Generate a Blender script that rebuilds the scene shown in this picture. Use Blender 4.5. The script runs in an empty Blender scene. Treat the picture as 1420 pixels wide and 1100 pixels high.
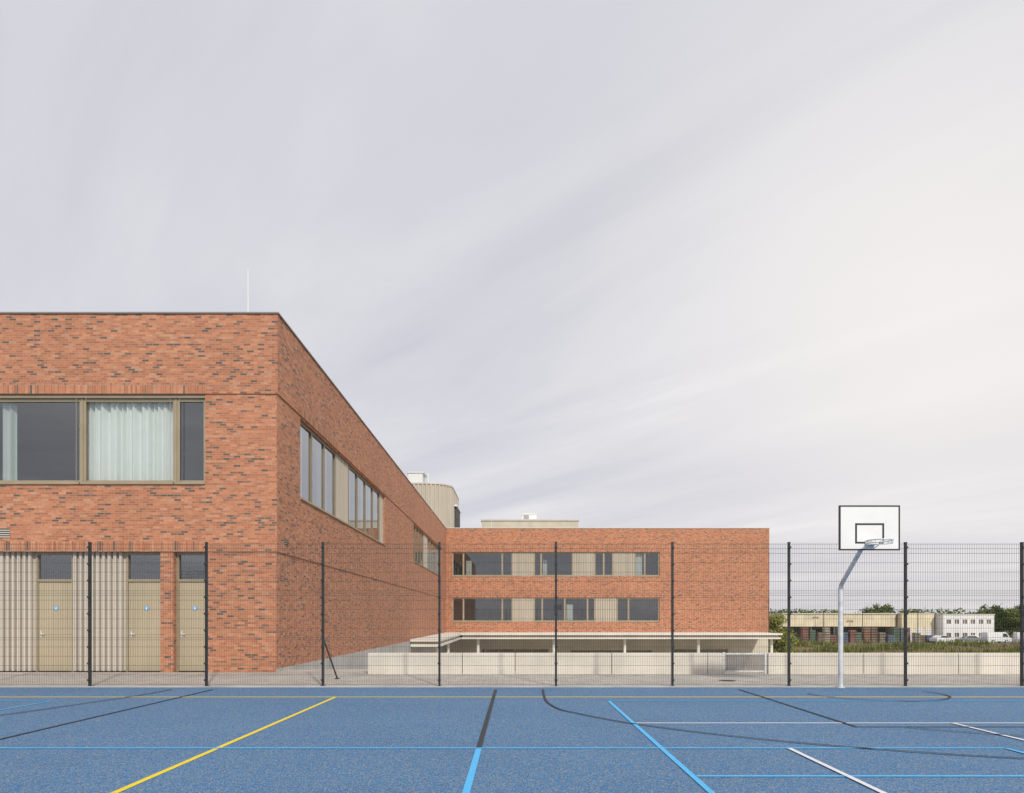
import bpy, math, random
from mathutils import Vector
random.seed(7)
scene = bpy.context.scene
COL = scene.collection
EYE = 1.455

# ------------------------------------------------------------------ node helpers
def new_mat(name):
    m = bpy.data.materials.new(name); m.use_nodes = True
    nt = m.node_tree; b = nt.nodes['Principled BSDF']
    return m, nt, b
def mixc(nt, fac, a, b, mode='MIX'):
    n = nt.nodes.new('ShaderNodeMix'); n.data_type = 'RGBA'; n.blend_type = mode
    for sock, v in ((n.inputs[0], fac), (n.inputs[6], a), (n.inputs[7], b)):
        if isinstance(v, bpy.types.NodeSocket): nt.links.new(v, sock)
        elif isinstance(v, (int, float)): sock.default_value = v
        else: sock.default_value = (v[0], v[1], v[2], 1)
    return n.outputs[2]
def ramp(nt, fac, stops, interp='LINEAR'):
    r = nt.nodes.new('ShaderNodeValToRGB'); r.color_ramp.interpolation = interp
    e = r.color_ramp.elements
    while len(e) > 1: e.remove(e[-1])
    e[0].position = stops[0][0]; e[0].color = tuple(stops[0][1]) + (1,)
    for p, c in stops[1:]:
        x = e.new(p); x.color = tuple(c) + (1,)
    nt.links.new(fac, r.inputs[0]); return r.outputs[0]
def noise(nt, vec, scale, detail=4, rough=.55):
    n = nt.nodes.new('ShaderNodeTexNoise'); n.inputs['Scale'].default_value = scale
    n.inputs['Detail'].default_value = detail; n.inputs['Roughness'].default_value = rough
    if vec is not None: nt.links.new(vec, n.inputs['Vector'])
    return n.outputs['Fac']
def pos(nt):
    return nt.nodes.new('ShaderNodeNewGeometry').outputs['Position']
def scaled(nt, vec, s):
    m = nt.nodes.new('ShaderNodeVectorMath'); m.operation = 'MULTIPLY'
    nt.links.new(vec, m.inputs[0]); m.inputs[1].default_value = s
    return m.outputs[0]
def bump(nt, b, h, strength=.3, dist=.01):
    n = nt.nodes.new('ShaderNodeBump'); n.inputs['Strength'].default_value = strength
    n.inputs['Distance'].default_value = dist
    nt.links.new(h, n.inputs['Height']); nt.links.new(n.outputs[0], b.inputs['Normal'])

def plain(name, col, rough=.6, metal=0, ns=3.0, amt=.12, stretch=(1, 1, 1), bmp=0):
    m, nt, b = new_mat(name)
    v = scaled(nt, pos(nt), stretch)
    f = noise(nt, v, ns, 5)
    lo = [c * (1 - amt * 1.6) for c in col]; hi = [min(1, c * (1 + amt * 1.3)) for c in col]
    c = ramp(nt, f, [(.3, lo), (.7, hi)])
    nt.links.new(c, b.inputs['Base Color'])
    b.inputs['Roughness'].default_value = rough; b.inputs['Metallic'].default_value = metal
    if bmp: bump(nt, b, noise(nt, v, ns * 12, 3), bmp, .01)
    return m

def brick_mat(name, soldier=False):
    m, nt, b = new_mat(name)
    uv = nt.nodes.new('ShaderNodeUVMap').outputs[0]
    if soldier:
        sp = nt.nodes.new('ShaderNodeSeparateXYZ'); nt.links.new(uv, sp.inputs[0])
        cb = nt.nodes.new('ShaderNodeCombineXYZ')
        nt.links.new(sp.outputs[1], cb.inputs[0]); nt.links.new(sp.outputs[0], cb.inputs[1])
        vec = cb.outputs[0]
    else: vec = uv
    br = nt.nodes.new('ShaderNodeTexBrick'); nt.links.new(vec, br.inputs['Vector'])
    br.offset = .5 if not soldier else 0.0
    br.inputs['Color1'].default_value = (0, 0, 0, 1); br.inputs['Color2'].default_value = (1, 1, 1, 1)
    br.inputs['Mortar'].default_value = (.5, .5, .5, 1)
    br.inputs['Scale'].default_value = 1
    br.inputs['Mortar Size'].default_value = .0065; br.inputs['Mortar Smooth'].default_value = .2
    br.inputs['Brick Width'].default_value = .19 if not soldier else .30
    br.inputs['Row Height'].default_value = .062
    tone = ramp(nt, br.outputs['Color'], [(0, (.13, .088, .07)), (.08, (.22, .115, .078)), (.15, (.41, .148, .074)),
        (.45, (.49, .180, .086)), (.8, (.56, .215, .106)), (.95, (.61, .265, .14)), (1, (.50, .28, .18))])
    p = pos(nt)
    big = ramp(nt, noise(nt, p, .45, 5, .6), [(.3, (.90, .88, .87)), (.7, (1.08, 1.10, 1.12))])
    tone = mixc(nt, 1.0, tone, big, 'MULTIPLY')
    fine = ramp(nt, noise(nt, p, 12, 4, .65), [(.3, (.84, .83, .82)), (.7, (1.13, 1.14, 1.15))])
    tone = mixc(nt, 1.0, tone, fine, 'MULTIPLY')
    col = mixc(nt, br.outputs['Fac'], tone, (.38, .28, .205))
    nt.links.new(col, b.inputs['Base Color']); b.inputs['Roughness'].default_value = .82
    inv = nt.nodes.new('ShaderNodeMath'); inv.operation = 'SUBTRACT'; inv.inputs[0].default_value = 1
    nt.links.new(br.outputs['Fac'], inv.inputs[1]); bump(nt, b, inv.outputs[0], .4, .005)
    return m

def glass_mat(name, refl=.16, tint=(.55, .6, .58)):
    m = bpy.data.materials.new(name); m.use_nodes = True; nt = m.node_tree; nt.nodes.clear()
    out = nt.nodes.new('ShaderNodeOutputMaterial')
    tr = nt.nodes.new('ShaderNodeBsdfTransparent'); tr.inputs[0].default_value = tint + (1,)
    gl = nt.nodes.new('ShaderNodeBsdfGlossy'); gl.inputs['Roughness'].default_value = .015
    gl.inputs['Color'].default_value = (.9, .93, .97, 1)
    fr = nt.nodes.new('ShaderNodeFresnel'); fr.inputs[0].default_value = 1.5
    ad = nt.nodes.new('ShaderNodeMath'); ad.operation = 'ADD'; ad.use_clamp = True; ad.inputs[1].default_value = refl - .04
    nt.links.new(fr.outputs[0], ad.inputs[0])
    bp = nt.nodes.new('ShaderNodeBump'); bp.inputs['Strength'].default_value = .04; bp.inputs['Distance'].default_value = .02
    nt.links.new(noise(nt, pos(nt), 1.3, 1), bp.inputs['Height']); nt.links.new(bp.outputs[0], gl.inputs['Normal'])
    mx = nt.nodes.new('ShaderNodeMixShader')
    nt.links.new(ad.outputs[0], mx.inputs[0]); nt.links.new(tr.outputs[0], mx.inputs[1]); nt.links.new(gl.outputs[0], mx.inputs[2])
    nt.links.new(mx.outputs[0], out.inputs[0]); return m

def rubber_mat():
    m, nt, b = new_mat('blue_rubber')
    p = pos(nt)
    vo = nt.nodes.new('ShaderNodeTexVoronoi'); vo.inputs['Scale'].default_value = 120; nt.links.new(p, vo.inputs['Vector'])
    sp = nt.nodes.new('ShaderNodeSeparateColor'); nt.links.new(vo.outputs['Color'], sp.inputs[0])
    c = ramp(nt, sp.outputs[0], [(0, (.040, .105, .225)), (.25, (.052, .150, .315)), (.5, (.062, .190, .385)), (.74, (.085, .235, .44)),
                                 (.81, (.15, .25, .36)), (.86, (.36, .30, .19)), (.94, (.40, .37, .29)), (1, (.04, .07, .13))])
    vo2 = nt.nodes.new('ShaderNodeTexVoronoi'); vo2.inputs['Scale'].default_value = 55; nt.links.new(p, vo2.inputs['Vector'])
    sp2 = nt.nodes.new('ShaderNodeSeparateColor'); nt.links.new(vo2.outputs['Color'], sp2.inputs[0])
    c2 = ramp(nt, sp2.outputs[0], [(0, (.84, .85, .87)), (.5, (1, 1, 1)), (1, (1.18, 1.12, 1.04))])
    c = mixc(nt, .8, c, mixc(nt, 1, c, c2, 'MULTIPLY'))
    big = ramp(nt, noise(nt, p, .4, 5, .6), [(.3, (.94, .94, .94)), (.7, (1.06, 1.06, 1.05))])
    c = mixc(nt, 1, c, big, 'MULTIPLY')
    nt.links.new(c, b.inputs['Base Color']); b.inputs['Roughness'].default_value = .85
    b.inputs['Specular IOR Level'].default_value = .25
    bump(nt, b, vo.outputs['Distance'], .2, .003)
    return m
def paint_mat(name, col):
    m, nt, b = new_mat(name); p = pos(nt)
    f = noise(nt, p, 70, 2)
    c = ramp(nt, f, [(.3, [x * .72 for x in col]), (.55, col), (.8, [min(1, x * 1.1) for x in col])])
    nt.links.new(c, b.inputs['Base Color']); b.inputs['Roughness'].default_value = .7; return m
def paving_mat():
    m, nt, b = new_mat('paving'); p = pos(nt)
    br = nt.nodes.new('ShaderNodeTexBrick'); nt.links.new(p, br.inputs['Vector'])
    br.inputs['Scale'].default_value = 1; br.inputs['Brick Width'].default_value = .3; br.inputs['Row Height'].default_value = .2
    br.inputs['Mortar Size'].default_value = .006; br.inputs['Color1'].default_value = (.44, .41, .37, 1)
    br.inputs['Color2'].default_value = (.54, .505, .46, 1); br.inputs['Mortar'].default_value = (.25, .23, .20, 1)
    big = ramp(nt, noise(nt, p, .9, 6, .65), [(.3, (.84, .84, .83)), (.7, (1.08, 1.07, 1.05))])
    c = mixc(nt, 1, br.outputs['Color'], big, 'MULTIPLY')
    nt.links.new(c, b.inputs['Base Color']); b.inputs['Roughness'].default_value = .85; return m
def grass_mat():
    m, nt, b = new_mat('meadow'); p = pos(nt)
    a = ramp(nt, noise(nt, p, .07, 6, .65), [(.3, (.10, .115, .05)), (.48, (.17, .165, .08)), (.6, (.26, .215, .14)), (.75, (.12, .14, .06))])
    f = ramp(nt, noise(nt, p, 1.6, 5, .7), [(.25, (.6, .6, .6)), (.75, (1.35, 1.35, 1.3))])
    nt.links.new(mixc(nt, 1, a, f, 'MULTIPLY'), b.inputs['Base Color']); b.inputs['Roughness'].default_value = .95; return m
def leaf_mat(name, dark, mid, light):
    m, nt, b = new_mat(name); g = nt.nodes.new('ShaderNodeNewGeometry')
    c = ramp(nt, g.outputs['Random Per Island'], [(0, dark), (.5, mid), (1, light)])
    f = ramp(nt, noise(nt, g.outputs['Position'], .5, 3), [(.35, (.65, .65, .6)), (.65, (1.25, 1.2, 1.1))])
    nt.links.new(mixc(nt, 1, c, f, 'MULTIPLY'), b.inputs['Base Color']); b.inputs['Roughness'].default_value = .8
    b.inputs['Specular IOR Level'].default_value = .15
    return m

M = dict(
    brick=brick_mat('brick_masonry'), soldier=brick_mat('soldier_brick', True),
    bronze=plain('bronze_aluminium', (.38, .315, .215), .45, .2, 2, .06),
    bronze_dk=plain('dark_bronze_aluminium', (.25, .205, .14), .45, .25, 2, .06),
    bronze_lt=plain('champagne_door_panel', (.47, .40, .275), .5, .1, 1.5, .07, (1, 1, .2)),
    clad=plain('corrugated_cladding', (.54, .49, .42), .55, .0, 1.2, .06, (1, 1, .15)),
    clad_d=plain('corrugated_infill', (.49, .44, .36), .55, .0, 1.2, .06, (1, 1, .15)),
    coping=plain('coping_metal', (.26, .235, .205), .45, .2, 1, .05),
    palemetal=plain('pale_metal', (.60, .57, .50), .5, .1, 1, .05),
    concrete=plain('pale_concrete', (.70, .655, .575), .85, 0, 1.6, .08, (1, 1, .6), .15),
    concrete_gr=plain('grey_concrete', (.45, .44, .42), .85, 0, 1.2, .12, (1, 1, .6), .15),
    canopy=plain('canopy_render', (.76, .73, .66), .7, 0, .8, .06),
    beige=plain('beige_render', (.58, .53, .43), .8, 0, .8, .08),
    roof=plain('roof_felt', (.25, .25, .25), .9, 0, .5, .1),
    galv=plain('galvanised_steel', (.68, .69, .69), .5, .18, 9, .12),
    post=plain('anthracite_coating', (.030, .033, .036), .45, .2, 5, .1),
    wire=plain('anthracite_wire', (.075, .078, .08), .5, .2, 5, .1),
    white=plain('white_enamel', (.84, .84, .82), .4, 0, 2, .03),
    black=plain('black_paint', (.02, .02, .022), .5, 0, 4, .1),
    sign=plain('sign_blue', (.12, .45, .80), .4, 0, 4, .03),
    room=plain('room_plaster', (.42, .40, .37), .9, 0, .6, .1),
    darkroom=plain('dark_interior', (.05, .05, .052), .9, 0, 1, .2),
    bay=plain('storage_bay_wall', (.17, .155, .135), .9, 0, .4, .3),
    glass=glass_mat('window_glass', .18, (.86, .90, .88)), glass_d=glass_mat('dark_glass', .24, (.55, .58, .58)),
    glass_c=glass_mat('clear_glass', .07, (.98, .99, .98)), glass_s=glass_mat('reflective_glass', .30, (.88, .91, .9)),
    curtain=plain('curtain_fabric', (.93, .98, .955), .9, 0, 3, .015),
    rubber=rubber_mat(), paving=paving_mat(), grass=grass_mat(),
    yellow=paint_mat('yellow_line', (.85, .66, .03)), lblue=paint_mat('light_blue_line', (.09, .48, .88)),
    wline=paint_mat('white_line', (.74, .76, .80)), bline=paint_mat('black_line', (.030, .034, .042)),
    asphalt=plain('yard_asphalt', (.20, .19, .18), .9, 0, .3, .2),
    leaf=leaf_mat('leaf_green', (.045, .075, .025), (.09, .135, .04), (.15, .19, .06)),
    leaf2=leaf_mat('leaf_olive', (.07, .095, .025), (.14, .175, .045), (.23, .24, .07)),
    leaf3=leaf_mat('leaf_yellow_green', (.10, .13, .025), (.21, .24, .05), (.34, .34, .09)),
    bark=plain('bark', (.09, .065, .045), .9, 0, 6, .25),
    yel=plain('warehouse_cladding', (.74, .64, .45), .7, 0, .5, .09),
    whitewall=plain('white_facade', (.76, .75, .73), .7, 0, .4, .08),
    darkmetal=plain('dark_steel', (.07, .07, .075), .6, .2, 3, .15),
    carwhite=plain('car_white', (.75, .75, .75), .25, 0, 1, .02), carsilver=plain('car_grey', (.28, .29, .31), .3, .4, 1, .02),
    tyre=plain('tyre_rubber', (.02, .02, .02), .8, 0, 5, .1), carglass=plain('car_glass', (.03, .035, .04), .1, 0, 1, .02),
)
_nt = M['curtain'].node_tree; _b = _nt.nodes['Principled BSDF']
_t = _nt.nodes.new('ShaderNodeBsdfTranslucent'); _t.inputs[0].default_value = (.9, .96, .92, 1)
_mx = _nt.nodes.new('ShaderNodeMixShader'); _mx.inputs[0].default_value = .12
_nt.links.new(_b.outputs[0], _mx.inputs[1]); _nt.links.new(_t.outputs[0], _mx.inputs[2])
_nt.links.new(_mx.outputs[0], _nt.nodes['Material Output'].inputs[0])

# ------------------------------------------------------------------ mesh builder
class MB:
    def __init__(s, *mats): s.v = []; s.f = []; s.m = []; s.mats = list(mats)
    def quad(s, a, b, c, d, mi=0):
        i = len(s.v); s.v += [tuple(a), tuple(b), tuple(c), tuple(d)]; s.f.append((i, i+1, i+2, i+3)); s.m.append(mi)
    def face(s, pts, mi=0):
        i = len(s.v); s.v += [tuple(p) for p in pts]; s.f.append(tuple(range(i, i + len(pts)))); s.m.append(mi)
    def box(s, x0, x1, y0, y1, z0, z1, mi=0):
        if x0 > x1: x0, x1 = x1, x0
        if y0 > y1: y0, y1 = y1, y0
        i = len(s.v)
        s.v += [(x0,y0,z0),(x1,y0,z0),(x1,y1,z0),(x0,y1,z0),(x0,y0,z1),(x1,y0,z1),(x1,y1,z1),(x0,y1,z1)]
        for f in ((0,3,2,1),(4,5,6,7),(0,1,5,4),(1,2,6,5),(2,3,7,6),(3,0,4,7)):
            s.f.append(tuple(i + k for k in f)); s.m.append(mi)
    def cyl(s, p0, p1, r0, r1=None, n=12, mi=0, caps=True):
        r1 = r0 if r1 is None else r1
        p0 = Vector(p0); p1 = Vector(p1); d = (p1 - p0).normalized()
        a = d.orthogonal().normalized(); b = d.cross(a); i = len(s.v)
        for p, r in ((p0, r0), (p1, r1)):
            for k in range(n):
                t = 2 * math.pi * k / n; s.v.append(tuple(p + (a * math.cos(t) + b * math.sin(t)) * r))
        for k in range(n):
            k2 = (k + 1) % n; s.f.append((i+k, i+k2, i+n+k2, i+n+k)); s.m.append(mi)
        if caps:
            s.f.append(tuple(i + k for k in reversed(range(n)))); s.m.append(mi)
            s.f.append(tuple(i + n + k for k in range(n))); s.m.append(mi)
    def tube(s, pts, r, n=10, mi=0):
        for a, b in zip(pts[:-1], pts[1:]): s.cyl(a, b, r, n=n, mi=mi)
    def build(s, name, parent=None, origin=(0, 0, 0), smooth=False, bevel=0):
        me = bpy.data.meshes.new(name); o = Vector(origin)
        me.from_pydata([tuple(Vector(v) - o) for v in s.v], [], s.f)
        for m in s.mats: me.materials.append(m)
        uvl = me.uv_layers.new(name='UVMap')
        me.update()
        for p in me.polygons:
            p.material_index = s.m[p.index]; p.use_smooth = smooth
            n = p.normal; ax = max(range(3), key=lambda k: abs(n[k]))
            for li in p.loop_indices:
                v = s.v[me.loops[li].vertex_index]
                uvl.data[li].uv = (v[1], v[2]) if ax == 0 else ((v[0], v[2]) if ax == 1 else (v[0], v[1]))
        ob = bpy.data.objects.new(name, me); COL.objects.link(ob)
        if bevel:
            bv = ob.modifiers.new('bevel', 'BEVEL'); bv.width = bevel; bv.segments = 2; bv.limit_method = 'ANGLE'
        if parent is not None:
            ob.parent = parent
        else: ob.location = o
        return ob

def thing(name, label, category, origin=(0, 0, 0), group=None):
    e = bpy.data.objects.new(name, None); e.location = origin; COL.objects.link(e); e.empty_display_size = .3
    e['label'] = label; e['category'] = category
    if group: e['group'] = group
    return e
def tag(o, label, category, group=None, kind=None):
    o['label'] = label; o['category'] = category
    if group: o['group'] = group
    if kind: o['kind'] = kind
    return o
def copy_thing(src, loc, rotz=0, scale=1):
    kids = list(src.children_recursive); par = {c: c.parent for c in kids}
    mp = {}
    e = src.copy(); COL.objects.link(e); e.location = loc; e.rotation_euler = (0, 0, rotz); e.scale = (scale,) * 3
    mp[src] = e
    for c in kids:
        k = c.copy(); COL.objects.link(k); mp[c] = k
    for c in kids: mp[c].parent = mp[par[c]]
    return e

def P(axis, p, u, d, z): return (u, p + d, z) if axis == 'y' else (p - d, u, z)
def fbox(mb, axis, p, u0, u1, d0, d1, z0, z1, mi=0):
    a = P(axis, p, u0, d0, z0); b = P(axis, p, u1, d1, z1)
    mb.box(a[0], b[0], a[1], b[1], z0, z1, mi)
def wall(mb, axis, p, u0, u1, z0, z1, ops, depth=.22, mi=0):
    us = sorted({u0, u1, *[o[0] for o in ops], *[o[1] for o in ops]})
    zs = sorted({z0, z1, *[o[2] for o in ops], *[o[3] for o in ops]})
    us = [u for u in us if u0 <= u <= u1]; zs = [z for z in zs if z0 <= z <= z1]
    for a, b in zip(us[:-1], us[1:]):
        for c, d in zip(zs[:-1], zs[1:]):
            mu, mz = (a + b) / 2, (c + d) / 2
            if any(o[0] < mu < o[1] and o[2] < mz < o[3] for o in ops): continue
            mb.quad(P(axis, p, a, 0, c), P(axis, p, b, 0, c), P(axis, p, b, 0, d), P(axis, p, a, 0, d), mi)
    for a, b, c, d in ops:
        q = lambda u, dd, z: P(axis, p, u, dd, z)
        mb.quad(q(a,0,c), q(a,0,d), q(a,depth,d), q(a,depth,c), mi); mb.quad(q(b,0,d), q(b,0,c), q(b,depth,c), q(b,depth,d), mi)
        mb.quad(q(a,0,d), q(b,0,d), q(b,depth,d), q(a,depth,d), mi); mb.quad(q(b,0,c), q(a,0,c), q(a,depth,c), q(b,depth,c), mi)
def window(parent, origin, axis, p, u0, u1, z0, z1, mull=(), d=.13, fw=.07, glass='glass', metal='bronze', sill=True):
    mb = MB(M[metal]); e = .002
    fbox(mb, axis, p, u0 - e, u0 + fw, d, d + .09, z0 - e, z1 + e); fbox(mb, axis, p, u1 - fw, u1 + e, d, d + .09, z0 - e, z1 + e)
    fbox(mb, axis, p, u0 + fw, u1 - fw, d + .002, d + .088, z1 - fw, z1 + e); fbox(mb, axis, p, u0 + fw, u1 - fw, d + .002, d + .088, z0 - e, z0 + fw)
    for m in mull: fbox(mb, axis, p, m - fw * .6, m + fw * .6, d + .003, d + .087, z0 + fw, z1 - fw)
    w = mb.build('window', parent, origin)
    g = MB(M[glass]); a = d + .05
    g.quad(P(axis,p,u0+fw*.5,a,z0+fw*.5), P(axis,p,u1-fw*.5,a,z0+fw*.5), P(axis,p,u1-fw*.5,a,z1-fw*.5), P(axis,p,u0+fw*.5,a,z1-fw*.5))
    g.build('glass', w, origin)
    if sill:
        s = MB(M['bronze']); fbox(s, axis, p, u0 - .01, u1 + .01, -.045, d - .004, z0 - .045, z0 + .012); s.build('sill', w, origin)
    return w
def corrugated(mb, axis, p, u0, u1, z0, z1, d, period=.2, amp=.05, seg=0, mi=0):
    prof = ((0, 0), (.02, .03), (.05, .97), (.07, 1), (.55, 1), (.57, .97), (.60, .03), (.62, 0))
    pts = []; n = max(1, round((u1 - u0) / period)); per = (u1 - u0) / n
    for k in range(n):
        for a, h in prof: pts.append((u0 + (k + a) * per, d + amp - 2 * amp * h))
    pts.append((u1, d + amp))
    for a, b in zip(pts[:-1], pts[1:]):
        mb.quad(P(axis,p,a[0],a[1],z0), P(axis,p,b[0],b[1],z0), P(axis,p,b[0],b[1],z1), P(axis,p,a[0],a[1],z1), mi)
def curtain(parent, origin, axis, p, u0, u1, z0, z1, d, name='curtain'):
    mb = MB(M['curtain']); n = int((u1 - u0) / .012); prev = None; ph = random.random() * 6
    for i in range(n + 1):
        u = u0 + (u1 - u0) * i / n
        dd = d + .055 * math.sin(u * 36 + 1.8 * math.sin(u * 7 + ph)) + .03 * math.sin(u * 15 + ph)
        if prev: mb.quad(P(axis,p,prev[0],prev[1],z0), P(axis,p,u,dd,z0), P(axis,p,u,dd,z1), P(axis,p,prev[0],prev[1],z1))
        prev = (u, dd)
    return mb.build(name, parent, origin)

# ------------------------------------------------------------------ SETTING: ground
LOW = -3.3
g = MB(M['grass']); g.quad((-900, -300, LOW), (1200, -300, LOW), (1200, 1800, LOW), (-900, 1800, LOW))
o = g.build('ground'); tag(o, 'rough green and brown meadow reaching the horizon', 'ground', kind='structure')
g = MB(M['rubber'], M['concrete_gr']); g.box(-30, 30, -25, 14.45, LOW, 0.0)
o = g.build('sports_court'); tag(o, 'blue speckled rubber sports court surface', 'court', kind='structure')
g = MB(M['paving']); g.box(-30, 30, 14.55, 18.02, LOW, 0.0); g.box(-30, -3.9, 18.02, 19.6, LOW, 0.0)
g.quad((-6.54, 19.6, 0), (-3.9, 19.6, 0), (-3.9, 41, LOW + .02), (-6.54, 41, LOW + .02))
g.quad((-3.9, 19.6, 0), (-3.9, 19.6, LOW), (-3.9, 41, LOW), (-3.9, 41, LOW + .02))
o = g.build('pavement'); tag(o, 'light grey paved strip behind the fence', 'pavement', kind='structure')
g = MB(M['concrete_gr']); g.box(-30, 30, 14.45, 14.55, LOW, .018)
o = g.build('kerb'); tag(o, 'narrow grey concrete edging along the blue court', 'kerb', kind='structure')
g = MB(M['paving']); g.box(-6.5, 40, 41, 63, LOW - .02, LOW + .02)
o = g.build('school_yard'); tag(o, 'paved lower school yard before the brick building', 'yard', kind='structure')
g = MB(M['asphalt']); g.quad((40, 127, LOW + .01), (160, 127, LOW + .01), (160, 178, LOW + .01), (40, 178, LOW + .01))
o = g.build('industrial_yard'); tag(o, 'grey asphalt yard of the distant warehouses', 'yard', kind='structure')

def strip(name, pts, w, mat, z=.004):
    mb = MB(M[mat]); L = []
    P2 = [Vector((a, b)) for a, b in pts]
    for i, p in enumerate(P2):
        d = (P2[min(i+1, len(P2)-1)] - P2[max(i-1, 0)]).normalized(); n = Vector((-d.y, d.x)) * w / 2
        L.append((p - n, p + n))
    for (a, b), (c, d) in zip(L[:-1], L[1:]): mb.quad((a.x,a.y,z), (c.x,c.y,z), (d.x,d.y,z), (b.x,b.y,z))
    o = mb.build(name); o['kind'] = 'structure'
    o['label'] = 'thin %s painted line on the blue court' % name.replace('_court_line','').replace('_court_arc',' curved').replace('_',' '); o['category'] = 'court line'
    return o
def smooth_pts(pts, k=8):
    out = []
    for i in range(len(pts) - 1):
        p0 = Vector(pts[max(i-1,0)]); p1 = Vector(pts[i]); p2 = Vector(pts[i+1]); p3 = Vector(pts[min(i+2,len(pts)-1)])
        for j in range(k):
            t = j / k
            out.append(tuple(.5*((2*p1)+(p2-p0)*t+(2*p0-5*p1+4*p2-p3)*t*t+(3*p1-p0-3*p2+p3)*t**3)))
    out.append(pts[-1]); return out
marks = [
 ('yellow_court_line', [(-29, 12.64), (29, 12.64)], .075, 'yellow', .004),
 ('yellow_court_line', [(-3.35, -2), (-3.35, 12.60)], .065, 'yellow', .004),
 ('black_court_line', [(-.42, 7.69), (-.42, 13.95)], .06, 'bline', .008),
 ('light_blue_court_line', [(-.42, -2), (-.42, 7.62)], .065, 'lblue', .004),
 ('light_blue_court_line', [(1.625, -2), (1.625, 11.95)], .055, 'lblue', .008),
 ('light_blue_court_line', [(1.60, 11.98), (29, 11.98)], .05, 'lblue', .006),
 ('light_blue_court_line', [(-29, 11.98), (-8.16, 11.98)], .05, 'lblue', .006),
 ('light_blue_court_line', [(-8.19, 7.69), (-8.19, 11.95)], .05, 'lblue', .006),
 ('light_blue_court_line', [(-29, 7.65), (5.47, 7.65)], .055, 'lblue', .006),
 ('light_blue_court_line', [(5.47, -2), (5.47, 7.62)], .055, 'lblue', .010),
 ('light_blue_court_line', [(1.66, 6.29), (29, 6.29)], .055, 'lblue', .006),
 ('white_court_line', [(1.66, 9.5), (29, 9.5)], .055, 'wline', .004),
 ('white_court_line', [(6.04, -2), (6.04, 9.47)], .055, 'wline', .012),
 ('white_court_line', [(3.045, -2), (3.045, 7.62)], .055, 'wline', .012),
 ('black_court_line', [(4.55, 9.16), (4.55, 13.95)], .04, 'bline', .012),
 ('black_court_line', [(4.52, 9.13), (29, 9.13)], .035, 'bline', .012),
 ('black_court_line', [(-6.2, -2), (-6.2, 13.95)], .04, 'bline', .010),
]
for nm, pts, w, mt, z in marks: strip(nm, pts, w, mt, z)
strip('black_court_arc', smooth_pts([(.54,13.95),(.52,12.6),(.54,11.8),(.68,10.93),(.926,10.44),(1.37,9.72),(1.80,9.2),(2.55,8.5),(3.44,7.87),(4.4,7.38),(5.3,7.05),(7,6.6)]), .04, 'bline', .014)
strip('black_court_arc', smooth_pts([(-7.04,13.95),(-7.1,13.0),(-7.25,12.2),(-7.5,11.1),(-7.8,10.0),(-8.3,8.9)]), .04, 'bline', .014)
strip('black_court_arc', [(6.9+1.27*math.cos(math.radians(a)), 13.2+1.22*math.sin(math.radians(a))) for a in range(180, 381, 8)], .04, 'bline', .014)
strip('black_court_arc', smooth_pts([(5.2,9.08),(5.7,8.7),(6.5,8.3),(7.5,7.95),(9,7.7)]), .035, 'bline', .016)

# ------------------------------------------------------------------ LEFT BRICK BUILDING
O = (-6.54, 18.6, 0.0)
BL = thing('brick_school_building', 'orange red brick school wing with corrugated metal panels and bronze windows', 'building', O)
mb = MB(M['brick'], M['concrete_gr'])
XF = -24.0; ZT = 9.73; Z1 = 7.565; Z0 = 3.28; YE = 63.2
front_up = [(-16.8, -8.467, 5.15, Z1)]
wall(mb, 'y', 18.54, XF, -6.48, Z1, ZT, [])
wall(mb, 'y', 18.57, XF, -6.51, Z0, Z1, front_up, .26)
wall(mb, 'y', 18.60, XF, -6.54, 0, Z0, [(-20, -9.70, 0, Z0), (-9.345, -8.43, 0, Z0)], .30)
wall(mb, 'x', -6.48, 18.54, YE, Z1, ZT, [])
side_ops = [(20.57, 33.8, 5.1, 7.5), (43.3, 59.3, 5.1, 7.5)]
wall(mb, 'x', -6.51, 18.57, YE, Z0, Z1, side_ops, .26)
wall(mb, 'x', -6.54, 18.60, YE, .08, Z0, [])
mb.box(XF, -6.483, 18.543, 18.60, Z1 - .001, Z1 + .001); mb.box(-6.54, -6.483, 18.60, YE, Z1 - .001, Z1 + .001)
mb.box(XF, -6.513, 18.573, 18.62, Z0 - .001, Z0 + .001); mb.box(-6.56, -6.513, 18.62, YE, Z0 - .001, Z0 + .001)
mb.box(-6.60, -6.52, 18.65, YE, LOW - .1, .08, 1)
mb.quad((XF, 18.54, LOW), (XF, 18.54, ZT), (XF, 70, ZT), (XF, 70, LOW), 0)
mb.build('wall', BL, O)
for bx in ((XF, -8.42, 18.534, 18.5395, Z1, Z1 + .28), (XF, -8.42, 18.564, 18.5695, Z0, Z0 + .28),
           (-6.4795, -6.474, 20.5, 33.9, Z1, Z1 + .28), (-6.4795, -6.474, 43.2, 59.4, Z1, Z1 + .28)):
    mb = MB(M['soldier']); mb.box(*bx); mb.build('soldier_course', BL, O)
mb = MB(M['roof']); mb.quad((XF, 18.6, ZT - .05), (-6.55, 18.6, ZT - .05), (-6.55, 75, ZT - .05), (XF, 75, ZT - .05)); mb.build('roof', BL, O)
mb = MB(M['coping'])
mb.box(XF, -6.445, 18.505, 18.95, ZT, ZT + .04); mb.box(-6.85, -6.445, 18.95, YE - .05, ZT, ZT + .04)
mb.build('coping', BL, O)
mb = MB(M['room'], M['darkroom'])
mb.quad((XF, 18.9, 5.0), (-6.9, 18.9, 5.0), (-6.9, 62, 5.0), (XF, 62, 5.0)); mb.quad((XF, 18.9, 7.7), (-6.9, 18.9, 7.7), (-6.9, 62, 7.7), (XF, 62, 7.7))
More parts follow.
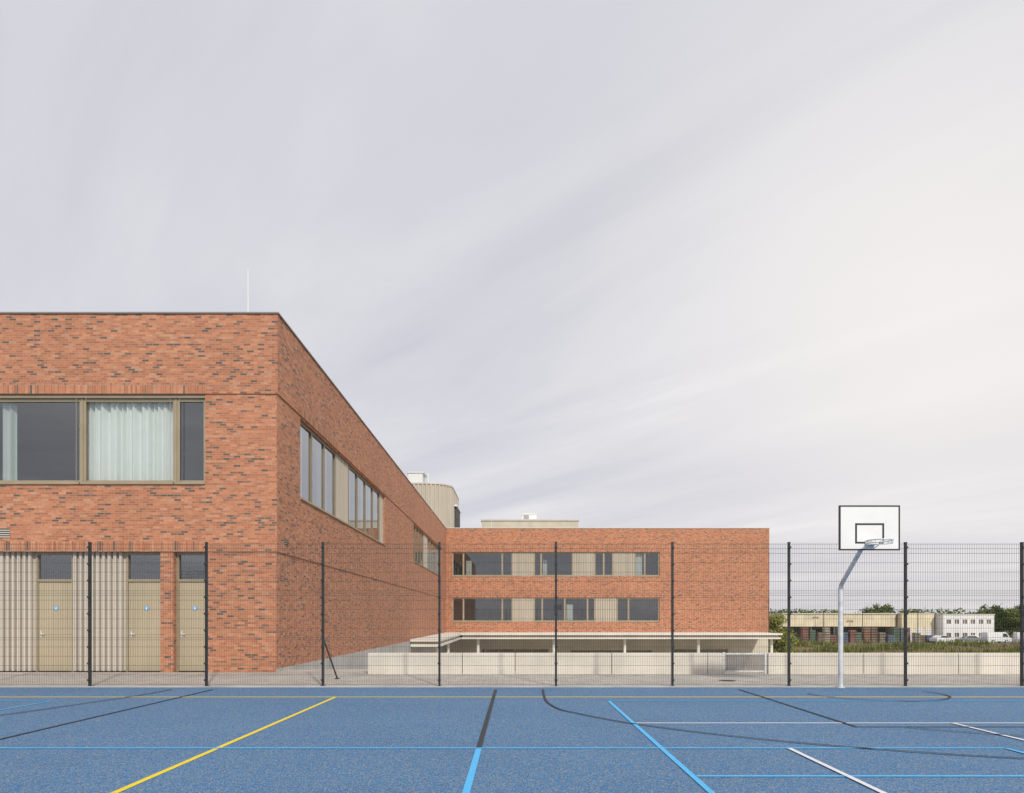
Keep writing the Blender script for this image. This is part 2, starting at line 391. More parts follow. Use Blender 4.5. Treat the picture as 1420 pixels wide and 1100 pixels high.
mb.quad((XF, 25.5, 5), (-12, 25.5, 5), (-12, 25.5, 7.7), (XF, 25.5, 7.7)); mb.quad((-12, 25.5, 5), (-12, 62, 5), (-12, 62, 7.7), (-12, 25.5, 7.7))
for yy in (26.2, 33.9, 41, 51.3): mb.quad((-12, yy, 5), (-6.9, yy, 5), (-6.9, yy, 7.7), (-12, yy, 7.7))
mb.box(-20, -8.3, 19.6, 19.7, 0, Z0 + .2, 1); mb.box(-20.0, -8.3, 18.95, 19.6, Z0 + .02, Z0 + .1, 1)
mb.build('interior', BL, O)
for a, b, ml in ((-16.8, -14.3, ()), (-14.3, -11.86, ()), (-11.86, -9.30, ()), (-9.30, -8.467, ())):
    w = window(BL, O, 'y', 18.57, a, b, 5.15, Z1 - .09, ml, d=.10, fw=.085, glass='glass_c' if a in (-11.86,) else 'glass')
    if a == -14.3: curtain(w, O, 'y', 18.57, -14.2, -13.84, 5.2, 7.4, .33)
    if a == -11.86: curtain(w, O, 'y', 18.57, -11.88, -9.38, 5.2, 7.44, .30)
mb = MB(M['bronze']); mb.box(-16.8, -8.467, 18.60, 18.81, Z1 - .092, Z1 - .002)
for x in (-11.86, -9.30, -14.3):
    mb.box(x - .02, x + .02, 18.645, 18.668, 5.17, Z1 - .1)
for x in (-11.99, -11.73, -9.43, -9.17): mb.cyl((x, 18.60, 5.15), (x, 18.60, Z1 - .1), .008, n=6)
mb.build('blind_rail', BL, O)
for a, b in ((-20, -13.23), (-12.15, -10.74)):
    mb = MB(M['clad']); corrugated(mb, 'y', 18.6, a, b, 0.02, Z0, .15, .155, .05); mb.build('corrugated_cladding', BL, O)
for a, b in ((-20, -13.24), (-12.14, -10.75)):
    mb = MB(M['darkroom']); mb.box(a, b, 18.86, 18.89, 0, Z0); mb.build('cladding_backing', BL, O)
def door(u0, u1, sx):
    fr = MB(M['bronze']); p = 18.6; e = .002
    zt = 2.50
    fbox(fr, 'y', p, u0, u0 + .06, .16, .28, 0, Z0 - e); fbox(fr, 'y', p, u1 - .06, u1, .16, .28, 0, Z0 - e)
    fbox(fr, 'y', p, u0 + .06, u1 - .06, .162, .278, Z0 - .07, Z0 - e); fbox(fr, 'y', p, u0 + .06, u1 - .06, .162, .278, zt - .04, zt + .04)
    d = fr.build('door', BL, O)
    lf = MB(M['bronze_lt'])
    fbox(lf, 'y', p, u0 + .065, u1 - .065, .19, .24, .015, zt - .045)
    n = 7; w = (u1 - u0 - .15)
    for i in range(1, n): fbox(lf, 'y', p, u0 + .075 + w * i / n - .004, u0 + .075 + w * i / n + .004, .184, .19, .03, zt - .07)
    fbox(lf, 'y', p, u0 + .08, u1 - .08, .180, .189, 1.02, 1.06)
    lf.build('door_leaf', d, O)
    gl = MB(M['glass_d']); gl.quad((u0+.05, p+.22, zt+.02), (u1-.05, p+.22, zt+.02), (u1-.05, p+.22, Z0-.04), (u0+.05, p+.22, Z0-.04)); gl.build('glass', d, O)
    h = MB(M['galv']); hx = u0 + .14
    h.cyl((hx, p + .19, 1.03), (hx, p + .12, 1.03), .011, n=8); h.cyl((hx, p + .125, 1.03), (hx + .12, p + .125, 1.03), .010, n=8)
    h.box(hx - .02, hx + .02, p + .176, p + .1795, .93, 1.12); h.build('handle', d, O)
    s = MB(M['sign'], M['white']); z = 1.74; y = p + .176
    s.cyl((sx, y + .008, z), (sx, y, z), .062, n=24)
    s.face([(sx + .012*math.cos(t*math.pi/5), y - .0015, z + .033 + .012*math.sin(t*math.pi/5)) for t in range(10)][::-1], 1)
    s.face([(sx-.023, y-.0015, z+.017), (sx+.023, y-.0015, z+.017), (sx+.012, y-.0015, z-.046), (sx-.012, y-.0015, z-.046)][::-1], 1)
    s.build('toilet_sign', d, O)
door(-13.21, -12.16, -12.66); door(-10.73, -9.71, -10.17); door(-9.34, -8.435, -8.84)
mb = MB(M['palemetal'], M['black']); mb.box(-14.4, -13.78, 18.555, 18.57, 3.66, 3.90, 1)
for k in range(4): mb.box(-14.42, -13.76, 18.545, 18.556, 3.66 + .06*k, 3.69 + .06*k, 0)
mb.build('vent_grille', BL, O)
mb = MB(M['bronze'], M['black']); mb.box(-6.51, -6.50, 19.15, 19.5, 3.55, 3.72, 1)
for k in range(3): mb.box(-6.50, -6.492, 19.13, 19.52, 3.56 + .06*k, 3.585 + .06*k, 0)
mb.build('vent_grille', BL, O)
def side_group(drapes, segs):
    for kind, a, b in segs:
        if kind == 'g':
            n = max(1, round((b - a) / 1.4)); ml = [a + (b - a) * i / n for i in range(1, n)]
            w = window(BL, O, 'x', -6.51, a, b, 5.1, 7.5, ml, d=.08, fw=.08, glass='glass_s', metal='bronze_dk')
            for i in range(0, n):
                if drapes and i % 3 != 1: curtain(w, O, 'x', -6.51, a + (b-a)*i/n + .1, a + (b-a)*i/n + (.9 if i % 2 == 0 else .4), 5.15, 7.42, .3)
        else:
            c = MB(M['clad_d']); corrugated(c, 'x', -6.51, a, b, 5.1, 7.5, .13, .22, .06); c.build('corrugated_panel', BL, O)
            s = MB(M['bronze']); fbox(s, 'x', -6.51, a + .01, b - .01, -.045, .04, 5.055, 5.112); s.build('sill', BL, O)
side_group(True, [('g', 20.57, 24.9), ('c', 24.9, 26.8), ('g', 26.8, 32.9), ('c', 32.9, 33.8)])
side_group(False, [('g', 43.3, 48.4), ('c', 48.4, 50.6), ('g', 50.6, 59.3)])

def rod(x, y, z0, z1, r=.016):
    mb = MB(M['white']); mb.cyl((x, y, z0), (x, y, z1), r, r * .5, 8); mb.cyl((x, y, z0), (x, y, z0 + .12), .09, .05, 10)
    o = mb.build('lightning_rod', origin=(x, y, z0)); tag(o, 'thin white lightning rod on the flat roof', 'lightning rod', 'lightning rods on the roofs')
rod(-7.86, 20, ZT - .05, 11.68)
for x, y, t in ((-2.4, 66, 11.6), (6.3, 66, 11.9), (8.2, 68, 11.9), (13.4, 66, 11.6), (20, 66, 11.4), (22.9, 65, 11.3)): rod(x, y, 9.78, t, .014)

# ------------------------------------------------------------------ FAR BRICK BUILDING
O2 = (-6.54, 63.2, LOW)
BF = thing('brick_school_building', 'long three storey brick school wing with canopy and bronze window bands', 'building', O2)
XE = 23.4; FT = 9.80; FZ1 = 7.62; FZ0 = 3.42; YF = 63.2
r1 = (-5.94, 13.28, 5.38, FZ1); r2 = (-5.94, 13.28, 1.17, FZ0)
mb = MB(M['brick'], M['beige'])
wall(mb, 'y', YF - .06, -6.54, XE, FZ1, FT, [])
wall(mb, 'y', YF - .03, -6.54, XE - .03, FZ0, FZ1, [r1], .3)
wall(mb, 'y', YF, -6.54, XE - .06, 0.2, FZ0, [r2], .3)
for z, y in ((FZ1, YF - .06), (FZ0, YF - .03)): mb.box(-6.54, XE - .04, y + .003, y + .05, z - .001, z + .001)
wall(mb, 'x', XE, YF - .06, 85, 0.2, FT, [])
low_ops = [(-3.2, 3.0, LOW, -1.35), (5.0, 12.6, LOW, -1.45), (14.6, 19.6, LOW, -1.35)]
wall(mb, 'y', YF + .02, -6.54, XE - .08, LOW, .2, low_ops, .25, 1)
wall(mb, 'x', XE - .08, YF + .02, 85, LOW, .2, [], mi=1)
mb.build('wall', BF, O2)
for bx in ((-5.95, 13.3, YF - .066, YF - .0605, FZ1, FZ1 + .3), (-5.95, 13.3, YF - .036, YF - .0305, FZ0, FZ0 + .3)):
    mb = MB(M['soldier']); mb.box(*bx); mb.build('soldier_course', BF, O2)
mb = MB(M['roof']); mb.quad((-6.54, YF, FT - .05), (XE, YF, FT - .05), (XE, 85, FT - .05), (-6.54, 85, FT - .05)); mb.build('roof', BF, O2)
mb = MB(M['palemetal']); mb.box(-6.44, XE + .05, YF - .11, YF + .3, FT, FT + .07); mb.box(XE - .3, XE + .05, YF + .3, 85, FT, FT + .07); mb.build('coping', BF, O2)
mb = MB(M['room'], M['darkroom'])
for z0, z1 in ((1.0, 3.55), (5.2, 7.75)):
    mb.quad((-6.5, YF+.3, z0), (14, YF+.3, z0), (14, 69, z0), (-6.5, 69, z0)); mb.quad((-6.5, YF+.3, z1), (14, YF+.3, z1), (14, 69, z1), (-6.5, 69, z1))
    mb.quad((-6.5, 69, z0), (14, 69, z0), (14, 69, z1), (-6.5, 69, z1))
    for x in (-6.5, .6, 6.3, 14): mb.quad((x, YF+.3, z0), (x, 69, z0), (x, 69, z1), (x, YF+.3, z1))
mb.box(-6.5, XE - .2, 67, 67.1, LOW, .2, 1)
mb.build('interior', BF, O2)
def far_row(z0, z1, segs, p):
    for kind, a, b, ml in segs:
        if kind == 'g':
            w = window(BF, O2, 'y', p, a, b, z0, z1, ml, d=.10, fw=.12, glass='glass')
        else:
            c = MB(M['clad_d']); corrugated(c, 'y', p, a, b, z0, z1, .10, .16, .035); c.build('corrugated_panel', BF, O2)
far_row(5.38, FZ1, [('g', -5.94, -.33, (-4.9, -1.3)), ('c', -.33, 1.6, ()), ('g', 1.6, 5.27, (2.3,)), ('c', 5.27, 7.21, ()), ('g', 7.21, 9.01, (8.1,)), ('c', 9.01, 10.95, ()), ('g', 10.95, 13.28, (11.9,))], YF - .03)
far_row(1.17, FZ0, [('g', -5.94, -.33, (-4.9, -1.3)), ('c', -.33, 1.6, ()), ('g', 1.6, 7.34, (2.4, 4.5, 6.6)), ('c', 7.34, 9.28, ()), ('g', 9.28, 13.28, (10.4,))], YF)
for u0, u1, z0, z1 in low_ops:
    window(BF, O2, 'y', YF + .02, u0, u1, LOW + .05, z1, [u0 + (u1-u0)*k/4 for k in (1, 2, 3)], d=.1, fw=.08, glass='glass_d', sill=False)
for bx in ((11.15, 11.75, YF + .45, YF + .47, 5.4, 7.5), (2.5, 2.9, YF + 1.2, YF + 1.22, 5.6, 7.0), (-4.7, -4.2, YF + .9, YF + .92, 5.4, 6.9), (4.7, 5.3, YF + .8, YF + .82, 1.3, 2.8)):
    mb = MB(M['curtain']); mb.box(*bx); mb.build('blind', BF, O2)
mb = MB(M['canopy'], M['beige'])
mb.box(-4.66, 22.6, 57.9, YF - .01, .06, .20); mb.box(-4.66, 22.5, 58.05, YF - .01, -.28, -.12)
mb.box(-4.6, 22.3, 58.25, YF - .01, -.12, .06, 1)
mb.box(-6.5, -4.662, 41.8, YF - .02, .05, .19); mb.box(-6.5, -4.70, 41.95, YF - .02, -.28, -.12); mb.box(-6.5, -4.85, 42.1, YF - .03, -.12, .05, 1)
mb.build('canopy', BF, O2)
for x in (-3.3, 3.24, 9.35, 15.7, 22.0):
    c = MB(M['canopy']); c.cyl((x, 58.9, LOW), (x, 58.9, -.28), .13, n=16); c.build('column', BF, O2, smooth=False)
for y in (43, 50):
    c = MB(M['canopy']); c.cyl((-5.0, y, LOW), (-5.0, y, -.28), .10, n=16); c.build('column', BF, O2)

O3 = (-10, 70, 9.7)
RV = thing('rooftop_plant_room', 'beige ribbed metal rooftop volume with rounded corner', 'roof structure', O3)
prof = []
xa, xb, ya, yb, R = -16, -6.3, 65, 76, 2.3
def add_line(a, b):
    L = math.dist(a, b); n = int(L / .05)
    for i in range(n): t = i / n; prof.append((a[0] + (b[0]-a[0])*t, a[1] + (b[1]-a[1])*t, (b[1]-a[1])/L, -(b[0]-a[0])/L))
add_line((xa, ya), (xb - R, ya))
for i in range(72):
    t = -math.pi/2 + math.pi/2 * i / 72; prof.append((xb - R + R*math.cos(t), ya + R + R*math.sin(t), math.cos(t), math.sin(t)))
add_line((xb, ya + R), (xb, yb - R))
for i in range(72):
    t = math.pi/2 * i / 72; prof.append((xb - R + R*math.cos(t), yb - R + R*math.sin(t), math.cos(t), math.sin(t)))
add_line((xb - R, yb), (xa, yb))
mb = MB(M['clad_d']); pp = []
for i, (x, y, nx, ny) in enumerate(prof):
    k = .08 if (i // 4) % 2 else 0.0
    pp.append((x + nx*k, y + ny*k))
for a, b in zip(pp[:-1], pp[1:]): mb.quad((a[0], a[1], 9.7), (b[0], b[1], 9.7), (b[0], b[1], 14.3), (a[0], a[1], 14.3))
mb.build('cladding', RV, O3)
mb = MB(M['palemetal'])
mb.face([(x + nx*.1, y + ny*.1, 14.42) for x, y, nx, ny in prof])
for (a, b) in zip(prof[:-1], prof[1:]):
    mb.quad((a[0]+a[2]*.1, a[1]+a[3]*.1, 14.28), (b[0]+b[2]*.1, b[1]+b[3]*.1, 14.28), (b[0]+b[2]*.1, b[1]+b[3]*.1, 14.42), (a[0]+a[2]*.1, a[1]+a[3]*.1, 14.42))
mb.build('roof_edge', RV, O3)
mb = MB(M['darkmetal'], M['white'])
for k in range(3): mb.box(-6.24, -6.0, 68.6 + k*1.6, 69.6 + k*1.6, 10.2, 12.6, 0)
mb.box(-6.26, -5.9, 68.3, 73, 12.7, 12.85, 1); mb.build('louvre', RV, O3)
mb = MB(M['galv']); mb.box(-10.6, -9.2, 67, 69, 14.75, 15.75); mb.box(-10.75, -9.05, 66.9, 69.1, 15.75, 15.85)
mb.cyl((-8.8, 68, 14.4), (-8.8, 68, 15.9), .12, n=10)
for x in (-10.5, -9.3):
    for y in (67.1, 68.9): mb.box(x - .06, x + .06, y - .06, y + .06, 14.42, 14.75)
ob = mb.build('ventilation_unit', origin=(-9.9, 68, 14.42)); tag(ob, 'silver ventilation unit on the rounded rooftop volume', 'ventilation unit')
mb = MB(M['beige'], M['palemetal']); mb.box(-3.8, 6.8, 75, 81, 9.75, 12.2, 0); mb.box(-3.9, 6.9, 74.9, 81.1, 12.2, 12.38, 1)
ob = mb.build('rooftop_structure', origin=(1.5, 78, 9.75)); tag(ob, 'low beige rooftop box with pale metal edge', 'roof structure')
mb = MB(M['white'], M['darkmetal']); mb.box(.65, 2.25, 76, 77.5, 12.5, 13.05); mb.box(.6, 2.3, 75.95, 77.55, 13.05, 13.15)
for x in (.75, 2.15):
    for y in (76.1, 77.4): mb.box(x-.05, x+.05, y-.05, y+.05, 12.38, 12.5, 1)
for k in range(5): mb.box(.8, 1.4, 75.985, 75.998, 12.56 + k*.09, 12.6 + k*.09, 1)
ob = mb.build('air_conditioning_unit', origin=(1.5, 76.7, 12.38)); tag(ob, 'small white air conditioning unit on a roof box', 'ventilation unit')
for x in (14.5, 15.4, 16.2):
    mb = MB(M['darkmetal']); mb.cyl((x + .25, 70.25, 9.75), (x + .25, 70.25, 10.25), .14, n=10); mb.cyl((x + .25, 70.25, 10.25), (x + .25, 70.25, 10.35), .24, .18, n=10)
    ob = mb.build('roof_vent', origin=(x + .25, 70.25, 9.75)); tag(ob, 'small dark vent pipe on the flat roof', 'vent', 'vents on the flat roof')

# ------------------------------------------------------------------ LOW CONCRETE WALL
def lowwall(x0, x1, joints):
    W = thing('low_concrete_wall', 'low pale concrete wall at the edge of the paving', 'wall', (x0, 17.9, 0))
    us = [x0] + joints + [x1]
    for a, b in zip(us[:-1], us[1:]):
        m = MB(M['concrete']); m.box(a + .008, b - .008, 17.9, 18.12, -.2, .55); m.build('wall_panel', W, (x0, 17.9, 0), bevel=.008)
lowwall(-3.9, 5.42, [-1.42, -.03, 2.5, 5.02])
lowwall(6.60, 16, [9.1, 11.6, 14.1])
G = thing('slatted_gate', 'grey slatted metal gate between low concrete walls', 'gate', (5.42, 17.98, 0))
m = MB(M['galv']); m.box(5.43, 5.49, 17.95, 18.01, 0, .57); m.box(6.53, 6.59, 17.95, 18.01, 0, .57); m.box(5.49, 6.53, 17.96, 18.0, .51, .55); m.box(5.49, 6.53, 17.96, 18.0, .05, .09); m.build('frame', G, (5.42, 17.98, 0))
m = MB(plain('grey_slats', (.30, .29, .28), .6, .2))
for i in range(17): m.box(5.50 + i*.061, 5.545 + i*.061, 17.97, 17.99, .09, .51)
m.build('slats', G, (5.42, 17.98, 0))
m = MB(M['darkmetal']); m.cyl((4.95, 16.0, 0.0), (4.95, 16.0, .006), .2, n=28)
for k in range(4): m.box(4.95-.12, 4.95+.12, 15.87 + k*.07, 15.895 + k*.07, .006, .012)
ob = m.build('manhole_cover', origin=(4.95, 16, 0)); tag(ob, 'dark round manhole cover in the grey paving', 'manhole cover')

# ------------------------------------------------------------------ FENCE
FX = [-11.65 + 2.5*i for i in range(11)]; FY = 14.65; FH = 3.06
F = thing('mesh_fence', 'tall anthracite wire mesh ball fence along the blue court', 'fence', (FX[0], FY, 0))
def fpost(x):
    m = MB(M['post']); m.box(x-.022, x+.022, FY-.03, FY+.03, 0, FH + .02); m.box(x-.026, x+.026, FY-.034, FY+.034, FH + .02, FH + .035)
    for k in range(9): m.box(x-.032, x+.032, FY-.052, FY-.031, .12 + k*.355, .16 + k*.355)
    m.box(x-.055, x+.055, FY-.06, FY+.07, 0.0, .012)
    return m
base = fpost(FX[0]).build('post', F, (FX[0], FY, 0))
for x in FX[1:]:
    c = base.copy(); c.location = (x - FX[0], 0, 0); c.parent = F; COL.objects.link(c)
m = MB(M['wire']); x0 = FX[0] + .03; y = FY - .045
nv = 49; t = .0016
for i in range(nv):
    x = x0 + .02 + i * .05; m.box(x - t, x + t, y - t, y + t, .04, FH)
zz = [.05 + .2*k for k in range(16)] + [1.0, 1.95, 2.0, 2.95, FH - .01]
for z in zz:
    for yy in (y - .005, y + .005): m.box(x0, x0 + 2.44, yy - .0027, yy + .0027, z - .0027, z + .0027)
pb = m.build('mesh_panel', F, (FX[0], FY, 0))
for i in range(1, 10):
    c = pb.copy(); c.location = (2.5*i, 0, 0); c.parent = F; COL.objects.link(c)
m = MB(M['post']); m.cyl((-4.147, FY + .05, 1.0), (-4.32, 16.45, .03), .02, n=8); m.box(-4.37, -4.27, 16.41, 16.50, 0, .02); m.build('brace', F, (FX[0], FY, 0))

# ------------------------------------------------------------------ BASKETBALL HOOP
HX, HY = 6.84, 14.40; OH = (HX, HY, 0)
H = thing('basketball_hoop', 'galvanised basketball hoop with white backboard before the mesh fence', 'basketball hoop', OH)
m = MB(M['galv']); m.cyl((HX, HY, 0), (HX, HY, 2.10), .050, n=20)
m.cyl((HX, HY, 0), (HX, HY, .012), .085, n=20)
m.build('pole', H, OH, smooth=False)
BY = 13.42; BX = 6.945; BZ = 2.80; BW = 1.19; BH = .88
m = MB(M['galv']); m.tube([(HX, HY, 2.09), (HX + .003, HY - .015, 2.15), (HX + .012, HY - .07, 2.225), (BX - .01, BY + .14, 2.98)], .044, 16)
m.box(BX-.22, BX+.22, BY + .035, BY + .075, 2.86, 3.12); m.box(BX-.06, BX+.05, BY+.07, BY+.16, 2.9, 3.05)
for s in (-1, 1): m.tube([(BX + s*.48, BY+.05, 3.55), (BX + s*.04, BY+.2, 2.92)], .014, 8)
m.build('support_arm', H, OH)
m = MB(M['white'], M['black']); b = m
b.box(BX-BW/2, BX+BW/2, BY, BY+.03, BZ, BZ+BH, 0)
def rect(x0, x1, z0, z1, w, y0, y1):
    b.box(x0, x1, y0, y1, z0, z0+w, 1); b.box(x0, x1, y0, y1, z1-w, z1, 1)
    b.box(x0, x0+w, y0, y1, z0+w, z1-w, 1); b.box(x1-w, x1, y0, y1, z0+w, z1-w, 1)
rect(BX-BW/2-.002, BX+BW/2+.002, BZ-.002, BZ+BH+.002, .028, BY-.004, BY+.034)
rect(BX-.285, BX+.285, 2.93, 3.33, .036, BY-.003, BY-.0005)
b.build('backboard', H, OH)
RZ = 2.95; RY = BY - .37; m = MB(M['galv']); RC = BX - .0
pts = [(RC + .225*math.cos(a*math.pi/16), RY + .225*math.sin(a*math.pi/16), RZ) for a in range(33)]
m.tube(pts, .013, 8)
pts2 = [(x, y, z-.055) for x, y, z in pts]; m.tube(pts2, .007, 6)
for a in range(0, 32, 2): m.cyl(pts[a], pts2[a], .006, n=5)
m.box(RC-.09, RC+.09, BY-.17, BY-.004, RZ-.05, RZ-.02); m.box(RC-.09, RC+.09, BY-.02, BY-.004, RZ-.13, RZ+.04)
m.tube([(RC-.16, RY+.16, RZ), (RC-.06, BY-.01, RZ-.13)], .009, 6); m.tube([(RC+.16, RY+.16, RZ), (RC+.06, BY-.01, RZ-.13)], .009, 6)
m.build('rim', H, OH)

# ------------------------------------------------------------------ TREES
def tree_mesh_thing(h, cr, label, matk, seed, leaf=.5, n=2600, low=.25):
    rnd = random.Random(seed); T = thing('tree', label, 'tree', (0, 0, 0), 'trees beyond the industrial yard')
    m = MB(M['bark']); m.cyl((0,0,0), (.1,.05,h*.45), h*.02, h*.013, 8); m.cyl((.1,.05,h*.45), (0,.1,h*.8), h*.013, h*.004, 7)
    cl = []
    for k in range(9):
        a = k*2.4 + rnd.random(); r = cr*rnd.uniform(.45,.8); z = h*rnd.uniform(.42,.85)
        e = (r*math.cos(a), r*math.sin(a), z); m.cyl((.05,.05,h*rnd.uniform(.25,.5)), e, h*.008, h*.002, 5); cl.append(e)
    m.build('trunk', T)
    for k in range(16):
        a = rnd.random()*6.28; zz = rnd.uniform(low, .93); rr = cr*math.sqrt(max(.05, 1-((zz-.55)/.48)**2))*rnd.uniform(.3,1)
        cl.append((rr*math.cos(a), rr*math.sin(a), h*zz))
    c = MB(M[matk])
    for i in range(n):
        q = rnd.choice(cl); s = cr*.3
        p = Vector((q[0]+rnd.gauss(0,s*.6), q[1]+rnd.gauss(0,s*.6), max(h*.06, q[2]+rnd.gauss(0,s*.5))))
        u = Vector((rnd.gauss(0,1),rnd.gauss(0,1),rnd.gauss(0,1))).normalized(); v = u.orthogonal().normalized(); L = leaf*rnd.uniform(.5,1.2)
        c.quad(p-u*L*.5, p+v*L*.35, p+u*L*.5, p-v*L*.35)
    c.build('crown', T)
    return T
tA = tree_mesh_thing(9.2, 3.2, 'leafy green tree behind the distant warehouses', 'leaf', 1)
tB = tree_mesh_thing(7.6, 3.4, 'olive green bushy tree behind the distant warehouses', 'leaf2', 2, low=.12)
tC = tree_mesh_thing(7.0, 3.8, 'low dark green tree beyond the industrial yard', 'leaf', 3, low=.1)
protos = [tA, tB, tC]; first = [True]*3
spots = []
rnd = random.Random(5)
for k in range(20): spots.append((rnd.randrange(0,3), 80 + k*4.1 + rnd.uniform(-1.5,1.5), rnd.uniform(198, 215), rnd.uniform(.66,.98)))
for x, D, s in ((100.1,190,1.02),(101.5,192,.85),(108.4,188,.95),(113.5,194,.8),(120.3,182,.82),(121.1,178,.9),(125.3,180,.9),(122.1,172,.92),(127.3,176,.98),(125.2,170,.95),(133.1,178,1.0),(132.3,174,.95)):
    spots.append((rnd.choice((0, 1, 2)), x, D, s))
for k, x, y, s in spots:
    if first[k]:
        protos[k].location = (x, y, LOW); protos[k].scale = (s,)*3; first[k] = False
    else: copy_thing(protos[k], (x, y, LOW), rnd.random()*6.28, s)
tn = tree_mesh_thing(5.0, 1.9, 'young bright green tree beside the brick building corner', 'leaf3', 9, leaf=.28, n=6500, low=.1)
tn.location = (26.5, 70, LOW); tn['group'] = 'small trees near the school'
copy_thing(tn, (30.6, 78, LOW), 2, .72)['label'] = 'small bright green tree beside the school meadow'
m = MB(M['leaf'])
for i in range(16000):
    x = rnd.uniform(90, 260); y = rnd.uniform(290, 330); hh = 5.2 + 2.0*math.sin(x*.11) + 1.6*math.sin(x*.37+1) + rnd.random()*1.2
    z = LOW + rnd.random()**.7 * hh; u = Vector((rnd.gauss(0,1),rnd.gauss(0,1),rnd.gauss(0,1))).normalized(); v = u.orthogonal().normalized(); L = rnd.uniform(.8,1.7)
    p = Vector((x,y,z)); m.quad(p-u*L*.5, p+v*L*.4, p+u*L*.5, p-v*L*.4)
ob = m.build('woodland', origin=(170, 310, LOW)); tag(ob, 'distant green woodland along the horizon', 'woodland', kind='stuff')
m = MB(M['leaf2'], plain('dry_grass', (.32, .235, .135), .9, 0, .4, .3))
for i in range(24000):
    y = rnd.uniform(80, 126); x = rnd.uniform(.38*y, .80*y); patch = math.sin(x*.33)*math.sin(y*.3+1+x*.1) + .6*math.sin(x*.9+y*.2) + rnd.uniform(-.4,.4)
    hgt = rnd.uniform(.15,.5) * (2.6 if patch > .75 else 1); w = rnd.uniform(.04,.16); a = rnd.random()*3.14; dx, dy = math.cos(a)*w, math.sin(a)*w
    lx, ly = rnd.uniform(-.2,.2), rnd.uniform(-.2,.2)
    m.face([(x-dx,y-dy,LOW), (x+dx,y+dy,LOW), (x+lx,y+ly,LOW+hgt)], 0 if patch > .25 else 1)
ob = m.build('meadow_grass', origin=(60, 100, LOW)); tag(ob, 'rough tufts of green and dry meadow grass', 'grass', kind='stuff')

# ------------------------------------------------------------------ DISTANT INDUSTRIAL AREA
OW = (56, 142, LOW)
W = thing('warehouse', 'long pale yellow warehouse with open storage bays', 'warehouse', OW)
m = MB(M['yel'], M['palemetal']); m.box(55.5, 79, 142, 165, -.2, 2.35, 0); m.box(55.3, 79.2, 141.8, 165, 2.35, 2.6, 1)
for x in range(56, 79, 2): m.box(x, x + .05, 141.96, 142, -.2, 2.35, 1)
m.build('fascia', W, OW)
m = MB(M['bay']); m.box(55.7, 78.8, 146, 146.2, LOW, -.2); m.build('wall', W, OW)
for x in (56, 61.3, 66.1, 72.0, 78.2):
    m = MB(M['bay']); m.box(x, x + .25, 142.2, 142.45, LOW, -.2); m.build('post', W, OW)
OW = (79, 141, LOW)
W = thing('storage_hall', 'beige storage hall with roller doors beside the warehouse', 'warehouse', OW)
m = MB(M['yel'], M['palemetal']); m.box(79.3, 86.0, 140.5, 160, LOW, 2.4); m.box(79.2, 86.1, 140.4, 160.1, 2.4, 2.6, 1); m.build('wall', W, OW)
for x in (80, 82.2, 84.2):
    m = MB(M['whitewall'], M['bay']); m.box(x, x+1.5, 140.44, 140.49, LOW, -.4, 0)
    for k in range(5): m.box(x, x+1.5, 140.42, 140.438, LOW + .5*k + .3, LOW + .5*k + .34, 1)
    m.build('roller_door', W, OW)
OW = (86.3, 138, LOW)
W = thing('office_building', 'white flat roofed office building with dark windows', 'building', OW)
m = MB(M['whitewall'], M['palemetal'])
wins = [(87.0 + i*1.62, 87.9 + i*1.62, z, z + .85) for i in range(6) for z in (-2.3, .4)]
wall(m, 'y', 138, 86.3, 96.6, LOW, 2.2, wins, .2); wall(m, 'x', 96.6, 138, 150, LOW, 2.2, []); m.quad((86.3,138,LOW),(86.3,150,LOW),(86.3,150,2.2),(86.3,138,2.2)); m.box(86.2, 96.7, 137.9, 150.1, 2.2, 2.4, 1)
m.build('wall', W, OW)
for a, b2, c, d in wins:
    m = MB(M['bay'], M['whitewall']); m.box(a, b2, 138.12, 138.16, c, d, 0); m.box((a+b2)/2-.04, (a+b2)/2+.04, 138.1, 138.119, c, d, 1); m.build('window', W, OW)
OW = (99, 150, LOW)
W = thing('storage_shed', 'low grey steel storage shed near the trees', 'shed', OW)
m = MB(M['whitewall'], M['darkmetal']); m.box(98.8, 101.5, 150, 156, LOW, .8, 0); m.box(98.6, 101.7, 149.8, 156.2, .8, 1.0, 1); m.box(99.5, 100.7, 149.95, 149.99, LOW, -1, 1); m.build('wall', W, OW)

cols = [(.34,.16,.11), (.38,.21,.14), (.13,.22,.16), (.14,.20,.32), (.29,.20,.15), (.42,.37,.29), (.20,.25,.29), (.34,.15,.12)]
cm = [plain('crate_plastic_%d' % i, c, .7, 0, .8, .25) for i, c in enumerate(cols)]
prot = {}
for i in range(19):
    ci = rnd.randrange(len(cols)); lv = rnd.choice((3, 4, 5, 6)); x = 57.6 + i*1.32 + (0.6 if i > 9 else 0) + rnd.uniform(-.06,.06); y = 136 + rnd.uniform(-.8,.8)
    if (ci, lv) not in prot:
        m = MB(cm[ci], M['bark'])
        for k in range(lv):
            z = k*.5; m.box(-.58,.58,-.5,.5,z+.1,z+.47,0); m.box(-.55,-.4,-.5,.5,z,z+.1,1); m.box(-.08,.08,-.5,.5,z,z+.1,1); m.box(.4,.55,-.5,.5,z,z+.1,1)
            for j in range(5): m.box(-.56+j*.24,-.50+j*.24,-.53,-.501,z+.1,z+.47,1)
        ob = m.build('crate_stack'); prot[(ci, lv)] = ob.data
    else:
        ob = bpy.data.objects.new('crate_stack', prot[(ci, lv)]); COL.objects.link(ob)
    ob.location = (x, y, LOW + .01)
    names = ['red brown','rust orange','green','blue','brown','beige','grey blue','red']
    tag(ob, 'tall stack of %s crates in the warehouse yard' % names[ci], 'crate stack', 'crate stacks before the warehouse')

